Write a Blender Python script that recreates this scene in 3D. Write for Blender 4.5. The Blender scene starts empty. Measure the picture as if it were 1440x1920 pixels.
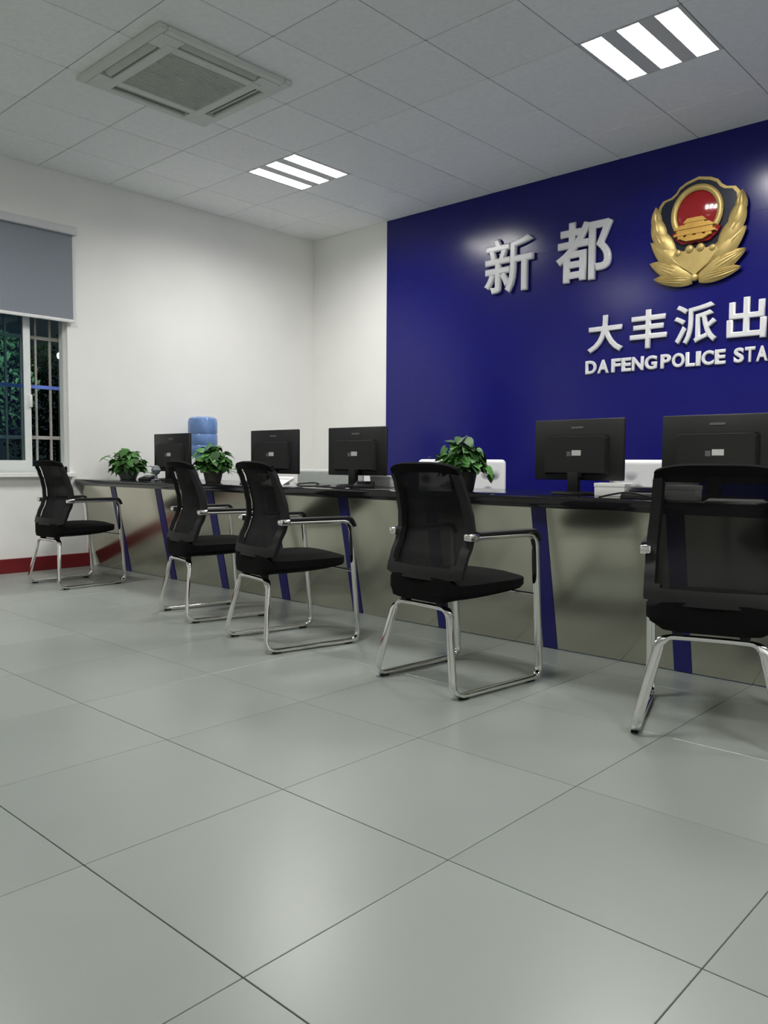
import bpy, bmesh, math, random
from mathutils import Vector, Matrix
C = bpy.context.scene.collection
random.seed(7)
PI = math.pi

# ------------------------------------------------------------------ camera
CAM = Vector((6.5325, 0.0, 0.900))
cd = bpy.data.cameras.new('camera')
cam = bpy.data.objects.new('camera', cd)
C.objects.link(cam)
bpy.context.scene.camera = cam
RT = Vector((0.73480, 0.67826, 0.00613))
FW = Vector((-0.67672, 0.73369, -0.06116))
UP = Vector((-0.04598, 0.04079, 0.99811))
m = Matrix((RT, UP, -FW)).transposed().to_4x4()
m.translation = CAM
cam.matrix_world = m
cd.sensor_fit = 'VERTICAL'
cd.sensor_height = 36.0
cd.sensor_width = 27.0
cd.lens = 1515.28 / 1920 * 36.0
cd.clip_start = 0.02

# ------------------------------------------------------------------ world (night outside) and exposure
w = bpy.data.worlds.new('night')
bpy.context.scene.world = w
w.use_nodes = True
w.node_tree.nodes['Background'].inputs['Color'].default_value = (0.010, 0.015, 0.018, 1)
w.node_tree.nodes['Background'].inputs['Strength'].default_value = 0.6
vs = bpy.context.scene.view_settings
vs.view_transform = 'Standard'
vs.look = 'None'
vs.gamma = 1.0
vs.use_curve_mapping = False
vs.exposure = 1.04
LAMP_WATTS = 7.0        # per trough of a ceiling fixture
LAMP_COLOR = (1.0, 0.985, 0.95)
bpy.context.scene.cycles.max_bounces = 10
bpy.context.scene.cycles.diffuse_bounces = 6
bpy.context.scene.cycles.sample_clamp_indirect = 6.0
bpy.context.scene.cycles.caustics_reflective = False
bpy.context.scene.cycles.use_denoising = True

# ------------------------------------------------------------------ room numbers
ZC = 3.257
YW = 5.94
XR = 8.35
YF = -2.4
TX, TS = 0.527, 0.6        # ceiling grid
TY = 0.579
FX, FY, FS = 0.2418, 0.2595, 0.5768

# ------------------------------------------------------------------ materials
def lin(c):
    return tuple((v / 12.92 if v <= 0.04045 else ((v + 0.055) / 1.055) ** 2.4) for v in [x / 255 for x in c])

def mat(name, col, rough=0.5, metal=0.0, noise=0.0, scale=8.0, spec=0.5, bump=0.0, bscale=80.0, rand=0.0, stretch=(1, 1, 1), emit=None, estr=0.0, coat=0.0, alpha=1.0, rnoise=0.0):
    M = bpy.data.materials.new(name)
    M.use_nodes = True
    nt = M.node_tree
    b = nt.nodes['Principled BSDF']
    b.inputs['Base Color'].default_value = (*col, 1)
    b.inputs['Roughness'].default_value = rough
    b.inputs['Metallic'].default_value = metal
    b.inputs['Specular IOR Level'].default_value = spec
    b.inputs['Coat Weight'].default_value = coat
    b.inputs['Coat Roughness'].default_value = 0.08
    if alpha < 1.0:
        b.inputs['Alpha'].default_value = alpha
    tc = nt.nodes.new('ShaderNodeTexCoord')
    mp = nt.nodes.new('ShaderNodeMapping')
    mp.inputs['Scale'].default_value = stretch
    nt.links.new(tc.outputs['Object'], mp.inputs['Vector'])
    vec = mp.outputs['Vector']
    if rand > 0:
        oi = nt.nodes.new('ShaderNodeObjectInfo')
        va = nt.nodes.new('ShaderNodeVectorMath'); va.operation = 'SCALE'
        va.inputs[0].default_value = (37.0, 53.0, 19.0)
        nt.links.new(oi.outputs['Random'], va.inputs['Scale'])
        vb = nt.nodes.new('ShaderNodeVectorMath'); vb.operation = 'ADD'
        nt.links.new(vec, vb.inputs[0]); nt.links.new(va.outputs['Vector'], vb.inputs[1])
        vec = vb.outputs['Vector']
    colsock = None
    if noise > 0 or rnoise > 0:
        n = nt.nodes.new('ShaderNodeTexNoise')
        n.inputs['Scale'].default_value = scale
        n.inputs['Detail'].default_value = 5
        nt.links.new(vec, n.inputs['Vector'])
    if noise > 0:
        r = nt.nodes.new('ShaderNodeValToRGB')
        r.color_ramp.elements[0].position = 0.3
        r.color_ramp.elements[1].position = 0.7
        r.color_ramp.elements[0].color = (*[v * (1 - noise) for v in col], 1)
        r.color_ramp.elements[1].color = (*[min(1, v * (1 + noise)) for v in col], 1)
        nt.links.new(n.outputs['Fac'], r.inputs['Fac'])
        colsock = r.outputs['Color']
        if rand > 0:
            hs = nt.nodes.new('ShaderNodeHueSaturation')
            mr = nt.nodes.new('ShaderNodeMapRange')
            mr.inputs['To Min'].default_value = 1 - rand
            mr.inputs['To Max'].default_value = 1 + rand
            nt.links.new(oi.outputs['Random'], mr.inputs['Value'])
            nt.links.new(mr.outputs['Result'], hs.inputs['Value'])
            nt.links.new(colsock, hs.inputs['Color'])
            colsock = hs.outputs['Color']
        nt.links.new(colsock, b.inputs['Base Color'])
    if rnoise > 0:
        mr2 = nt.nodes.new('ShaderNodeMapRange')
        mr2.inputs['To Min'].default_value = rough - rnoise
        mr2.inputs['To Max'].default_value = rough + rnoise
        nt.links.new(n.outputs['Fac'], mr2.inputs['Value'])
        nt.links.new(mr2.outputs['Result'], b.inputs['Roughness'])
    if bump > 0:
        n2 = nt.nodes.new('ShaderNodeTexNoise')
        n2.inputs['Scale'].default_value = bscale
        n2.inputs['Detail'].default_value = 3
        nt.links.new(vec, n2.inputs['Vector'])
        bp = nt.nodes.new('ShaderNodeBump')
        bp.inputs['Strength'].default_value = bump
        bp.inputs['Distance'].default_value = 0.01
        nt.links.new(n2.outputs['Fac'], bp.inputs['Height'])
        nt.links.new(bp.outputs['Normal'], b.inputs['Normal'])
    if emit:
        b.inputs['Emission Color'].default_value = (*emit, 1)
        b.inputs['Emission Strength'].default_value = estr
    return M

M = {}
M['wall'] = mat('white_plaster', (0.87, 0.865, 0.835), 0.75, noise=0.02, scale=2.0, bump=0.05, bscale=60)
M['blue'] = mat('blue_glossy_board', (0.0050, 0.0052, 0.150), 0.20, noise=0.03, scale=3.0, spec=0.42)
M['ceil'] = mat('mineral_fibre_tile', (0.90, 0.92, 0.915), 0.9, noise=0.03, scale=30, bump=0.15, bscale=180, rand=0.02)
M['tbar'] = mat('ceiling_bar_grey', lin((150, 153, 153)), 0.6, noise=0.03)
M['floor'] = mat('grey_porcelain', lin((136, 142, 137)), 0.31, noise=0.05, scale=1.3, spec=0.5, rand=0.03, stretch=(1, 0.5, 1))
M['grout'] = mat('grout', lin((100, 104, 101)), 0.9, noise=0.1)
M['red'] = mat('dark_red_skirting', lin((112, 16, 26)), 0.45, noise=0.06)
M['steel'] = mat('brushed_steel', (0.60, 0.585, 0.49), 0.17, metal=1.0, noise=0.05, scale=3.0)
M['strip'] = mat('blue_strip', (0.010, 0.008, 0.12), 0.35, noise=0.03)
M['top'] = mat('black_granite_top', (0.008, 0.008, 0.009), 0.09, noise=0.3, scale=160)
M['chrome'] = mat('chrome', (0.78, 0.78, 0.76), 0.09, metal=1.0, rnoise=0.03, scale=20)
M['fabric'] = mat('black_fabric', (0.0035, 0.0035, 0.0036), 0.9, noise=0.25, scale=300, bump=0.2, bscale=500, spec=0.12)
M['plastic'] = mat('black_plastic', (0.006, 0.006, 0.0065), 0.55, noise=0.08, scale=60, spec=0.35)
M['mesh'] = mat('black_net', (0.008, 0.008, 0.009), 0.8, noise=0.1, scale=300, spec=0.2, alpha=0.80)
M['monitor'] = mat('monitor_black', (0.0085, 0.0088, 0.009), 0.45, noise=0.08, scale=90, bump=0.05, bscale=400)
M['screen'] = mat('screen_glass', (0.006, 0.006, 0.007), 0.12, noise=0.05)
M['badge'] = mat('badge_grey', lin((96, 99, 100)), 0.35, noise=0.05)
M['sticker'] = mat('pale_sticker', lin((200, 202, 198)), 0.55, noise=0.05)
M['white'] = mat('white_acrylic', lin((225, 225, 228)), 0.22, noise=0.02)
M['paper'] = mat('paper_white', lin((238, 238, 236)), 0.8, noise=0.02)
M['whiteplastic'] = mat('white_plastic', lin((225, 226, 224)), 0.4, noise=0.02)
M['frame'] = mat('white_window_frame', lin((226, 230, 228)), 0.4, noise=0.02)
M['blind'] = mat('blue_grey_blind', lin((132, 138, 146)), 0.85, noise=0.04, scale=60, bump=0.1, bscale=300)
M['bar'] = mat('grille_grey', lin((170, 168, 160)), 0.5, noise=0.08)
M['barblue'] = mat('bluelit_rail_and_tap', lin((110, 135, 225)), 0.4, noise=0.08)  # blue light along the middle rail put into its colour; one tap shares it
M['alu'] = mat('aluminium', lin((200, 202, 202)), 0.35, metal=0.6, noise=0.03)
M['ac'] = mat('ac_white', lin((206, 210, 204)), 0.5, noise=0.02)
M['acgrille'] = mat('ac_grille', lin((196, 200, 192)), 0.6, noise=0.06)
M['acdark'] = mat('ac_vane_dark', lin((110, 114, 110)), 0.5, noise=0.05)
M['lampbody'] = mat('lamp_enamel', lin((205, 207, 207)), 0.5, noise=0.02)
M['tube'] = mat('lamp_tube', (0.9, 0.9, 0.9), 0.4, noise=0.01, emit=(1, 1, 0.99), estr=6.0)
M['gold'] = mat('gold_relief', (0.55, 0.41, 0.15), 0.45, metal=0.5, noise=0.10, scale=14)
M['goldpaint'] = mat('gold_gate', (0.62, 0.36, 0.08), 0.4, metal=0.4, noise=0.08, scale=20)
M['badgered'] = mat('badge_red', (0.30, 0.008, 0.012), 0.12, noise=0.06, coat=0.6)
M['badgenavy'] = mat('badge_navy', (0.008, 0.011, 0.030), 0.3, noise=0.06)
M['bottle'] = mat('blue_bottle', lin((116, 150, 205)), 0.12, noise=0.15, scale=14, alpha=0.88)
M['leaf'] = mat('pothos_leaf', (0.045, 0.155, 0.024), 0.55, noise=0.35, scale=25, rand=0.5)
M['stem'] = mat('pothos_stem', (0.10, 0.20, 0.04), 0.6, noise=0.2)
M['soil'] = mat('potting_soil', (0.02, 0.014, 0.01), 0.95, noise=0.4, scale=60)
M['potglass'] = mat('grey_glazed_pot', lin((120, 128, 122)), 0.2, noise=0.1)
M['potbrown'] = mat('brown_grey_pot', lin((98, 92, 84)), 0.5, noise=0.1)
M['potdark'] = mat('dark_pot', lin((42, 44, 42)), 0.4, noise=0.1)
M['greyfab'] = mat('light_grey_upholstery', lin((176, 180, 176)), 0.7, noise=0.06, scale=40)
M['cam'] = mat('webcam_grey', lin((112, 118, 124)), 0.4, noise=0.06)
M['grass'] = mat('night_ground', (0.03, 0.04, 0.03), 0.95, noise=0.4, scale=3)
M['treeleaf'] = mat('night_tree_leaf', (0.05, 0.10, 0.05), 0.8, noise=0.4, scale=5, rand=0.3)
M['bark'] = mat('bark', (0.05, 0.04, 0.03), 0.9, noise=0.4, scale=12)

def net(mt):
    # a woven net closes up when it is seen slantwise
    nt = mt.node_tree; b = nt.nodes['Principled BSDF']
    lw = nt.nodes.new('ShaderNodeLayerWeight'); lw.inputs['Blend'].default_value = 0.5
    mr = nt.nodes.new('ShaderNodeMapRange')
    mr.inputs['From Min'].default_value = 0.1; mr.inputs['From Max'].default_value = 0.7
    mr.inputs['To Min'].default_value = 0.74; mr.inputs['To Max'].default_value = 0.96
    nt.links.new(lw.outputs['Facing'], mr.inputs['Value']); nt.links.new(mr.outputs['Result'], b.inputs['Alpha'])
net(M['mesh'])

def glass_mat():
    g = bpy.data.materials.new('window_glass'); g.use_nodes = True
    nt = g.node_tree; nt.nodes.clear()
    out = nt.nodes.new('ShaderNodeOutputMaterial')
    tr = nt.nodes.new('ShaderNodeBsdfTransparent'); tr.inputs['Color'].default_value = (0.74, 0.90, 0.92, 1)
    gl = nt.nodes.new('ShaderNodeBsdfGlossy'); gl.inputs['Roughness'].default_value = 0.02
    fr = nt.nodes.new('ShaderNodeFresnel'); fr.inputs['IOR'].default_value = 1.5
    mx = nt.nodes.new('ShaderNodeMixShader')
    nt.links.new(fr.outputs[0], mx.inputs[0]); nt.links.new(tr.outputs[0], mx.inputs[1]); nt.links.new(gl.outputs[0], mx.inputs[2])
    nt.links.new(mx.outputs[0], out.inputs['Surface'])
    return g
M['glass'] = glass_mat()

def print_mat():
    """white upholstery with a dark flower print (flat print) along its lower half"""
    p = mat('flower_print_fabric', lin((234, 234, 236)), 0.7, noise=0.0)
    nt = p.node_tree; b = nt.nodes['Principled BSDF']
    tc = nt.nodes.new('ShaderNodeTexCoord')
    vo = nt.nodes.new('ShaderNodeTexVoronoi'); vo.inputs['Scale'].default_value = 9.0
    nt.links.new(tc.outputs['Object'], vo.inputs['Vector'])
    r = nt.nodes.new('ShaderNodeValToRGB'); e = r.color_ramp.elements
    e[0].position = 0.10; e[0].color = (0.9, 0.9, 0.9, 1)
    e[1].position = 0.42; e[1].color = (0, 0, 0, 1)
    x = e.new(0.14); x.color = (1, 1, 1, 1)
    x = e.new(0.30); x.color = (0.6, 0.6, 0.6, 1)
    nt.links.new(vo.outputs['Distance'], r.inputs['Fac'])
    sx = nt.nodes.new('ShaderNodeSeparateXYZ'); nt.links.new(tc.outputs['Object'], sx.inputs[0])
    mr = nt.nodes.new('ShaderNodeMapRange')
    mr.inputs['From Min'].default_value = 0.86; mr.inputs['From Max'].default_value = 0.80
    nt.links.new(sx.outputs['Z'], mr.inputs['Value'])
    mu = nt.nodes.new('ShaderNodeMath'); mu.operation = 'MULTIPLY'
    nt.links.new(r.outputs['Color'], mu.inputs[0]); nt.links.new(mr.outputs['Result'], mu.inputs[1])
    mx = nt.nodes.new('ShaderNodeMix'); mx.data_type = 'RGBA'
    mx.inputs[6].default_value = (*lin((234, 234, 236)), 1); mx.inputs[7].default_value = (*lin((70, 66, 92)), 1)
    nt.links.new(mu.outputs[0], mx.inputs[0]); nt.links.new(mx.outputs[2], b.inputs['Base Color'])
    return p
M['print'] = print_mat()

# ------------------------------------------------------------------ mesh helpers
class MB:
    def __init__(s):
        s.bm = bmesh.new()
    def add(s, vs, fs):
        v = [s.bm.verts.new(p) for p in vs]
        for f in fs:
            try: s.bm.faces.new([v[i] for i in f])
            except ValueError: pass
        return v
    def box(s, x0, x1, y0, y1, z0, z1, T=None, bev=0.0, seg=2):
        P = [(x0, y0, z0), (x1, y0, z0), (x1, y1, z0), (x0, y1, z0), (x0, y0, z1), (x1, y0, z1), (x1, y1, z1), (x0, y1, z1)]
        P = [Vector(p) for p in P]
        if T: P = [T @ p for p in P]
        v = s.add(P, [(0, 3, 2, 1), (4, 5, 6, 7), (0, 1, 5, 4), (1, 2, 6, 5), (2, 3, 7, 6), (3, 0, 4, 7)])
        if bev > 0:
            es = list({e for q in v for e in q.link_edges})
            bmesh.ops.bevel(s.bm, geom=es, offset=bev, segments=seg, affect='EDGES', profile=0.5)
        return s
    def lathe(s, prof, n=24, T=None, cap=True):
        rings = []
        for r, z in prof:
            ring = []
            for i in range(n):
                a = 2 * PI * i / n
                p = Vector((r * math.cos(a), r * math.sin(a), z))
                ring.append(s.bm.verts.new(T @ p if T else p))
            rings.append(ring)
        for a, b in zip(rings, rings[1:]):
            for i in range(n):
                s.bm.faces.new((a[i], a[(i + 1) % n], b[(i + 1) % n], b[i]))
        if cap:
            s.bm.faces.new(rings[0][::-1]); s.bm.faces.new(rings[-1])
        return s
    def tube(s, pts, r, n=8, cap=True):
        return s.sweep(pts, [None] * len(pts), r * 2, r * 2, n)
    def sweep(s, pts, wax, wd, th, n=10, power=2.6):
        rings = []
        N = len(pts)
        prevw = None
        for i, p in enumerate(pts):
            t = (pts[min(i + 1, N - 1)] - pts[max(i - 1, 0)]).normalized()
            wv = wax[i]
            if wv is None:
                wv = prevw if prevw is not None else (Vector((0, 0, 1)) if abs(t.z) < 0.9 else Vector((1, 0, 0)))
            wv = (wv - t * wv.dot(t)).normalized()
            prevw = wv
            nv = t.cross(wv).normalized()
            ring = []
            for k in range(n):
                a = 2 * PI * k / n
                c, q = math.cos(a), math.sin(a)
                e = 2.0 / power
                ring.append(s.bm.verts.new(p + wv * (wd / 2 * math.copysign(abs(c) ** e, c)) + nv * (th / 2 * math.copysign(abs(q) ** e, q))))
            rings.append(ring)
        for a, b in zip(rings, rings[1:]):
            for i in range(n):
                s.bm.faces.new((a[i], a[(i + 1) % n], b[(i + 1) % n], b[i]))
        s.bm.faces.new(rings[0][::-1]); s.bm.faces.new(rings[-1])
        return s
    def prism(s, outline, d0, d1, axis='y', T=None):
        """outline in (a, b) plane, extruded along the axis; axis y: (x, z)"""
        def P(a, b, d):
            p = Vector((a, d, b)) if axis == 'y' else (Vector((a, b, d)) if axis == 'z' else Vector((d, a, b)))
            return T @ p if T else p
        f = [s.bm.verts.new(P(a, b, d0)) for a, b in outline]
        g = [s.bm.verts.new(P(a, b, d1)) for a, b in outline]
        n = len(outline)
        s.bm.faces.new(f); s.bm.faces.new(g[::-1])
        for i in range(n):
            s.bm.faces.new((f[i], g[i], g[(i + 1) % n], f[(i + 1) % n]))
        return s
    def data(s, name, material, smooth=True, angle=40):
        bmesh.ops.recalc_face_normals(s.bm, faces=s.bm.faces)
        me = bpy.data.meshes.new(name)
        s.bm.to_mesh(me); s.bm.free()
        me.materials.append(material)
        if smooth:
            for p in me.polygons: p.use_smooth = True
            me.set_sharp_from_angle(angle=math.radians(angle))
        return me
    def build(s, name, material, parent=None, loc=None, smooth=True, angle=40):
        o = bpy.data.objects.new(name, s.data(name, material, smooth, angle))
        C.objects.link(o)
        if parent: o.parent = parent
        if loc: o.location = loc
        return o

def tag(o, label=None, cat=None, group=None, kind=None):
    if label: o['label'] = label
    if cat: o['category'] = cat
    if group: o['group'] = group
    if kind: o['kind'] = kind
    return o

def thing(name, label, cat, loc=(0, 0, 0), rz=0.0, group=None):
    o = bpy.data.objects.new(name, None)
    o.empty_display_size = 0.1
    C.objects.link(o)
    o.location = loc
    o.rotation_euler = (0, 0, rz)
    return tag(o, label, cat, group)

KIDS = {}
def children(o):
    return [c for c in bpy.data.objects if c.parent == o]
def dup(o, loc, rz, label):
    r = o.copy(); C.objects.link(r)
    r.location = loc; r.rotation_euler = (0, 0, rz); r['label'] = label
    for ch in children(o):
        c = ch.copy(); C.objects.link(c); c.parent = r
        for g in children(ch):
            d = g.copy(); C.objects.link(d); d.parent = c
    return r

def struct(mb, name, material, parent=None, smooth=False, label=None):
    o = mb.build(name, material, parent, smooth=smooth)
    if not parent: tag(o, label, kind='structure')
    return o

def roundpath(ctrl, radii, wax, seg=6):
    """polyline with rounded corners; wax = width axis per segment"""
    pts, ws = [], []
    n = len(ctrl)
    for i, p in enumerate(ctrl):
        if i == 0: pts.append(p); ws.append(wax[0])
        elif i == n - 1: pts.append(p); ws.append(wax[-1])
        else:
            a = (ctrl[i - 1] - p).normalized(); b = (ctrl[i + 1] - p).normalized()
            r = radii[i]
            ang = a.angle(b)
            d = r / math.tan(ang / 2)
            d = min(d, (ctrl[i - 1] - p).length * 0.48, (ctrl[i + 1] - p).length * 0.48)
            s0, s1 = p + a * d, p + b * d
            for k in range(seg + 1):
                t = k / seg
                q = s0 * (1 - t) ** 2 + p * 2 * t * (1 - t) + s1 * t * t
                pts.append(q)
                ws.append((wax[i - 1] * (1 - t) + wax[i] * t).normalized())
    return pts, ws

# ================================================================== ROOM SHELL
# floor: grout bed plus single tiles
floor = struct(MB().box(-0.0, XR, YF, YW, -0.15, -0.0045), 'floor', M['grout'], label='grey tiled floor of the service hall')
tile_me = MB().box(0.0012, FS - 0.0012, 0.0012, FS - 0.0012, -0.012, 0.0, bev=0.001, seg=1).data('floor_tile', M['floor'], False)
part_me = {}
def tile_piece(me, name, x0, x1, y0, y1, z, full, parent, builder):
    if full:
        o = bpy.data.objects.new(name, me)
    else:
        key = (name, round(x1 - x0, 3), round(y1 - y0, 3))
        if key not in part_me: part_me[key] = builder(x1 - x0, y1 - y0)
        o = bpy.data.objects.new(name, part_me[key])
    C.objects.link(o); o.location = (x0, y0, z); o.parent = parent
    return o
def fl_builder(a, b):
    return MB().box(0.0012, a - 0.0012, 0.0012, b - 0.0012, -0.012, 0, bev=0.001, seg=1).data('floor_tile', M['floor'], False)
i0 = -1; j0 = -5
for i in range(i0, 15):
    for j in range(j0, 11):
        x0, x1 = FX + i * FS, FX + (i + 1) * FS
        y0, y1 = FY + j * FS, FY + (j + 1) * FS
        cx0, cx1, cy0, cy1 = max(0, x0), min(XR, x1), max(YF, y0), min(YW, y1)
        if cx1 - cx0 < 0.03 or cy1 - cy0 < 0.03: continue
        full = (cx0 == x0 and cx1 == x1 and cy0 == y0 and cy1 == y1)
        tile_piece(tile_me, 'floor_tile', cx0, cx1, cy0, cy1, 0, full, floor, fl_builder)

# lamps / AC footprints on the ceiling grid
LX = [TX + 1.2, TX + 4.2 - 0.6 + 0.0]
lamp_cells = {(1, 6), (6, 6), (11, 6), (1, 1), (6, 1), (11, 1)}
# cells: index i -> x from TX + i*0.6 ; j -> y from TY + j*0.6
ceiling = struct(MB().box(-0.0, XR, YF, YW, ZC + 0.16, ZC + 0.30), 'ceiling', M['lampbody'], label='suspended ceiling of square mineral fibre tiles')
def ce_data(a, b):
    return MB().box(0.003, a - 0.003, 0.003, b - 0.003, -0.004, 0.012, bev=0.003, seg=1).data('ceiling_tile', M['ceil'], False)
ctile_me = ce_data(TS, TS)
for i in range(-1, 14):
    for j in range(-6, 10):
        if (i, j) in lamp_cells: continue
        x0, x1 = TX + i * TS, TX + (i + 1) * TS
        y0, y1 = TY + j * TS, TY + (j + 1) * TS
        cx0, cx1, cy0, cy1 = max(0, x0), min(XR, x1), max(YF, y0), min(YW, y1)
        if cx1 - cx0 < 0.03 or cy1 - cy0 < 0.03: continue
        full = (cx0 == x0 and cx1 == x1 and cy0 == y0 and cy1 == y1)
        tile_piece(ctile_me, 'ceiling_tile', cx0, cx1, cy0, cy1, ZC, full, ceiling, ce_data)
# grid bars behind the joints
for i in range(0, 14):
    x = TX + i * TS
    if x < XR: MB().box(x - 0.010, x + 0.010, YF, YW, ZC + 0.0005, ZC + 0.03).build('grid_bar', M['tbar'], ceiling, smooth=False)
for j in range(-4, 9):
    y = TY + j * TS
    if YF < y < YW: MB().box(0, XR, y - 0.010, y + 0.010, ZC + 0.0005, ZC + 0.028).build('grid_bar', M['tbar'], ceiling, smooth=False)

# walls
WY0, WY1, WZ0, WZ1 = 1.35, 3.195, 0.80, 2.76     # window opening in the left wall
lw = MB()
lw.box(-0.15, 0, YF, WY0, -0.15, ZC + 0.30)
lw.box(-0.15, 0, WY1, YW + 0.2, -0.15, ZC + 0.30)
lw.box(-0.15, 0, WY0, WY1, -0.15, WZ0)
lw.box(-0.15, 0, WY0, WY1, WZ1, ZC + 0.30)
struct(lw, 'wall_left', M['wall'], label='white plaster wall with the barred window')
wb = struct(MB().box(-0.24, XR, YW + 0.012, YW + 0.2, -0.15, ZC + 0.30), 'wall_back', M['wall'], label='rear wall, white at its left end and blue board beyond')
BX = 1.075
MB().box(BX, XR, YW - 0.004, YW + 0.010, 2.6556, ZC).build('wall_panel', M['blue'], wb, smooth=False)
MB().box(BX, XR, YW - 0.004, YW + 0.010, 0.0, 2.6545).build('wall_panel', M['blue'], wb, smooth=False)
MB().box(0, BX - 0.0015, YW, YW + 0.012, 0.0, ZC).build('white_panel', M['wall'], wb, smooth=False)
struct(MB().box(XR, XR + 0.2, YF, YW + 0.2, -0.15, ZC + 0.30), 'wall_right', M['wall'], label='white wall at the right side of the hall')
struct(MB().box(-0.24, XR + 0.2, YF - 0.2, YF, -0.15, ZC + 0.30), 'wall_front', M['wall'], label='white wall behind the viewer')
struct(MB().box(0, 0.014, YF, 3.38, 0.0, 0.115, bev=0.003), 'baseboard_left', M['red'], label='dark red skirting along the window wall')

# window_1
win = bpy.data.objects.new('window_1', None); C.objects.link(win); win.location = (0, 0, 0)
tag(win, 'white framed sliding window with a security grille', kind='structure')
wf = MB()
X0, X1 = -0.115, -0.045
wf.box(X0, X1, WY0, WY0 + 0.05, WZ0, WZ1); wf.box(X0, X1, WY1 - 0.02, WY1, WZ0, WZ1)
wf.box(X0, X1, WY0, WY1, WZ0, WZ0 + 0.05); wf.box(X0, X1, WY0, WY1, WZ1 - 0.05, WZ1)
wf.build('window_frame', M['frame'], win, smooth=False)
def sash(y0, y1, xa, xb, t2=0.055):
    sb = MB(); t = 0.055
    sb.box(xa, xb, y0, y0 + t2, WZ0 + 0.05, WZ1 - 0.05); sb.box(xa, xb, y1 - t, y1, WZ0 + 0.05, WZ1 - 0.05)
    sb.box(xa, xb, y0 + t, y1 - t, WZ0 + 0.05, WZ0 + 0.10); sb.box(xa, xb, y0 + t, y1 - t, WZ1 - 0.10, WZ1 - 0.05)
    so = sb.build('sash', M['frame'], win, smooth=False)
    MB().box((xa + xb) / 2 - 0.003, (xa + xb) / 2 + 0.003, y0 + t, y1 - t, WZ0 + 0.10, WZ1 - 0.10).build('pane', M['glass'], so, smooth=False)
    return so
sash(2.05, 2.905, -0.075, -0.047)
sa = sash(WY0 + 0.05, 2.10, -0.108, -0.080)
lt = MB().box(-0.047, -0.030, 2.885, 2.91, 1.33, 1.43, bev=0.004).build('latch', M['frame'], win)
MB().box(-0.15, 0.05, WY0 - 0.03, WY1 + 0.03, WZ0 - 0.035, WZ0, bev=0.004).build('window_sill', M['wall'], win, smooth=False)
y = 2.93
k = 0
yy = 3.105 - 0.121 * 14
while yy < WY1 - 0.02:
    MB().tube([Vector((-0.135, yy, WZ0)), Vector((-0.135, yy, WZ1))], 0.011, 8).build('grille_bar', M['bar'], win)
    yy += 0.121
for z, mm in ((1.088, 'bar'), (1.504, 'barblue'), (1.904, 'bar'), (2.32, 'bar')):  # the blue rail's colour stands in for blue light falling on it
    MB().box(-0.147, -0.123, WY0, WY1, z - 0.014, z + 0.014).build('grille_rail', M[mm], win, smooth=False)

# roller blind
bl = thing('roller_blind', 'blue-grey roller blind pulled halfway down over the barred window', 'blind', (0.03, 2.32, 2.06))
b = MB(); b.box(-0.004, 0.0, -0.92, 0.915, 0.0, 0.70); b.build('blind_fabric', M['blind'], bl, smooth=False)
MB().box(-0.030, 0.032, -0.95, 0.945, 0.69, 0.755, bev=0.008).build('cassette', M['lampbody'], bl)
MB().box(-0.012, 0.010, -0.93, 0.925, -0.022, 0.004, bev=0.004).build('bottom_bar', M['whiteplastic'], bl)

# ------------------------------------------------------------------ outside (night)
struct(MB().box(-30, -0.24, -20, 30, -0.25, -0.15), 'ground', M['grass'], label='dark ground outside the window')
def tree(loc, h, r, label, seed):
    rng = random.Random(seed)
    t = thing('tree', label, 'tree', loc, group='trees outside the window')
    MB().lathe([(0.14, 0), (0.10, h * 0.4), (0.05, h * 0.8)], 10).build('trunk', M['bark'], t)
    mb = MB()
    for _ in range(5000):
        a = rng.uniform(0, 2 * PI); u = rng.uniform(-1, 1); q = r * rng.uniform(0.45, 1.0)
        c = Vector((q * math.cos(a) * math.sqrt(1 - u * u), q * math.sin(a) * math.sqrt(1 - u * u), h * 0.62 + q * u * 1.0))
        s = rng.uniform(0.03, 0.065)
        d1 = Vector((rng.gauss(0, 1), rng.gauss(0, 1), rng.gauss(0, 1))).normalized(); d2 = d1.orthogonal().normalized()
        mb.add([c - d1 * s, c + d2 * s * 0.45, c + d1 * s, c - d2 * s * 0.45], [(0, 1, 2, 3)])
    o = mb.build('foliage', M['treeleaf'], t, smooth=False); o['kind'] = 'stuff'
tree((-4.6, 4.15, -0.15), 3.3, 0.80, 'leafy tree outside, behind the left pane of the window', 1)
tree((-8.5, 7.2, -0.15), 3.4, 1.3, 'dark tree outside, farther behind the right pane of the window', 2)
# street lamp outside
sl = thing('street_lamp', 'small lit street lamp outside, beyond the right pane of the barred window', 'lamp', (-4.0, 5.03, -0.15))
MB().tube([Vector((0, 0, 0)), Vector((0, 0, 2.40))], 0.02).build('pole', M['plastic'], sl)
M['streetglow'] = mat('street_lamp_glow', (0.9, 0.9, 0.9), 0.4, noise=0.01, emit=(0.9, 0.97, 1.0), estr=12.0)
MB().lathe([(0.012, 2.40), (0.020, 2.42), (0.020, 2.46), (0.006, 2.475)], 12).build('lamp_head', M['streetglow'], sl)
ld = bpy.data.lights.new('tree_fill_spot', 'SPOT'); ld.energy = 280; ld.color = (0.72, 0.95, 0.80); ld.shadow_soft_size = 0.15; ld.spot_size = math.radians(75); ld.spot_blend = 0.6
lo = bpy.data.objects.new('tree_fill_spot', ld); C.objects.link(lo); lo.parent = sl
lp = Vector((1.6, -2.2, 2.75)); lo.location = lp                      # added spot, apart from the lamp head, throws green light on the trees
lo.rotation_euler = (Vector((-0.6, -0.9, 2.1)) - lp).to_track_quat('-Z', 'Y').to_euler()

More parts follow.
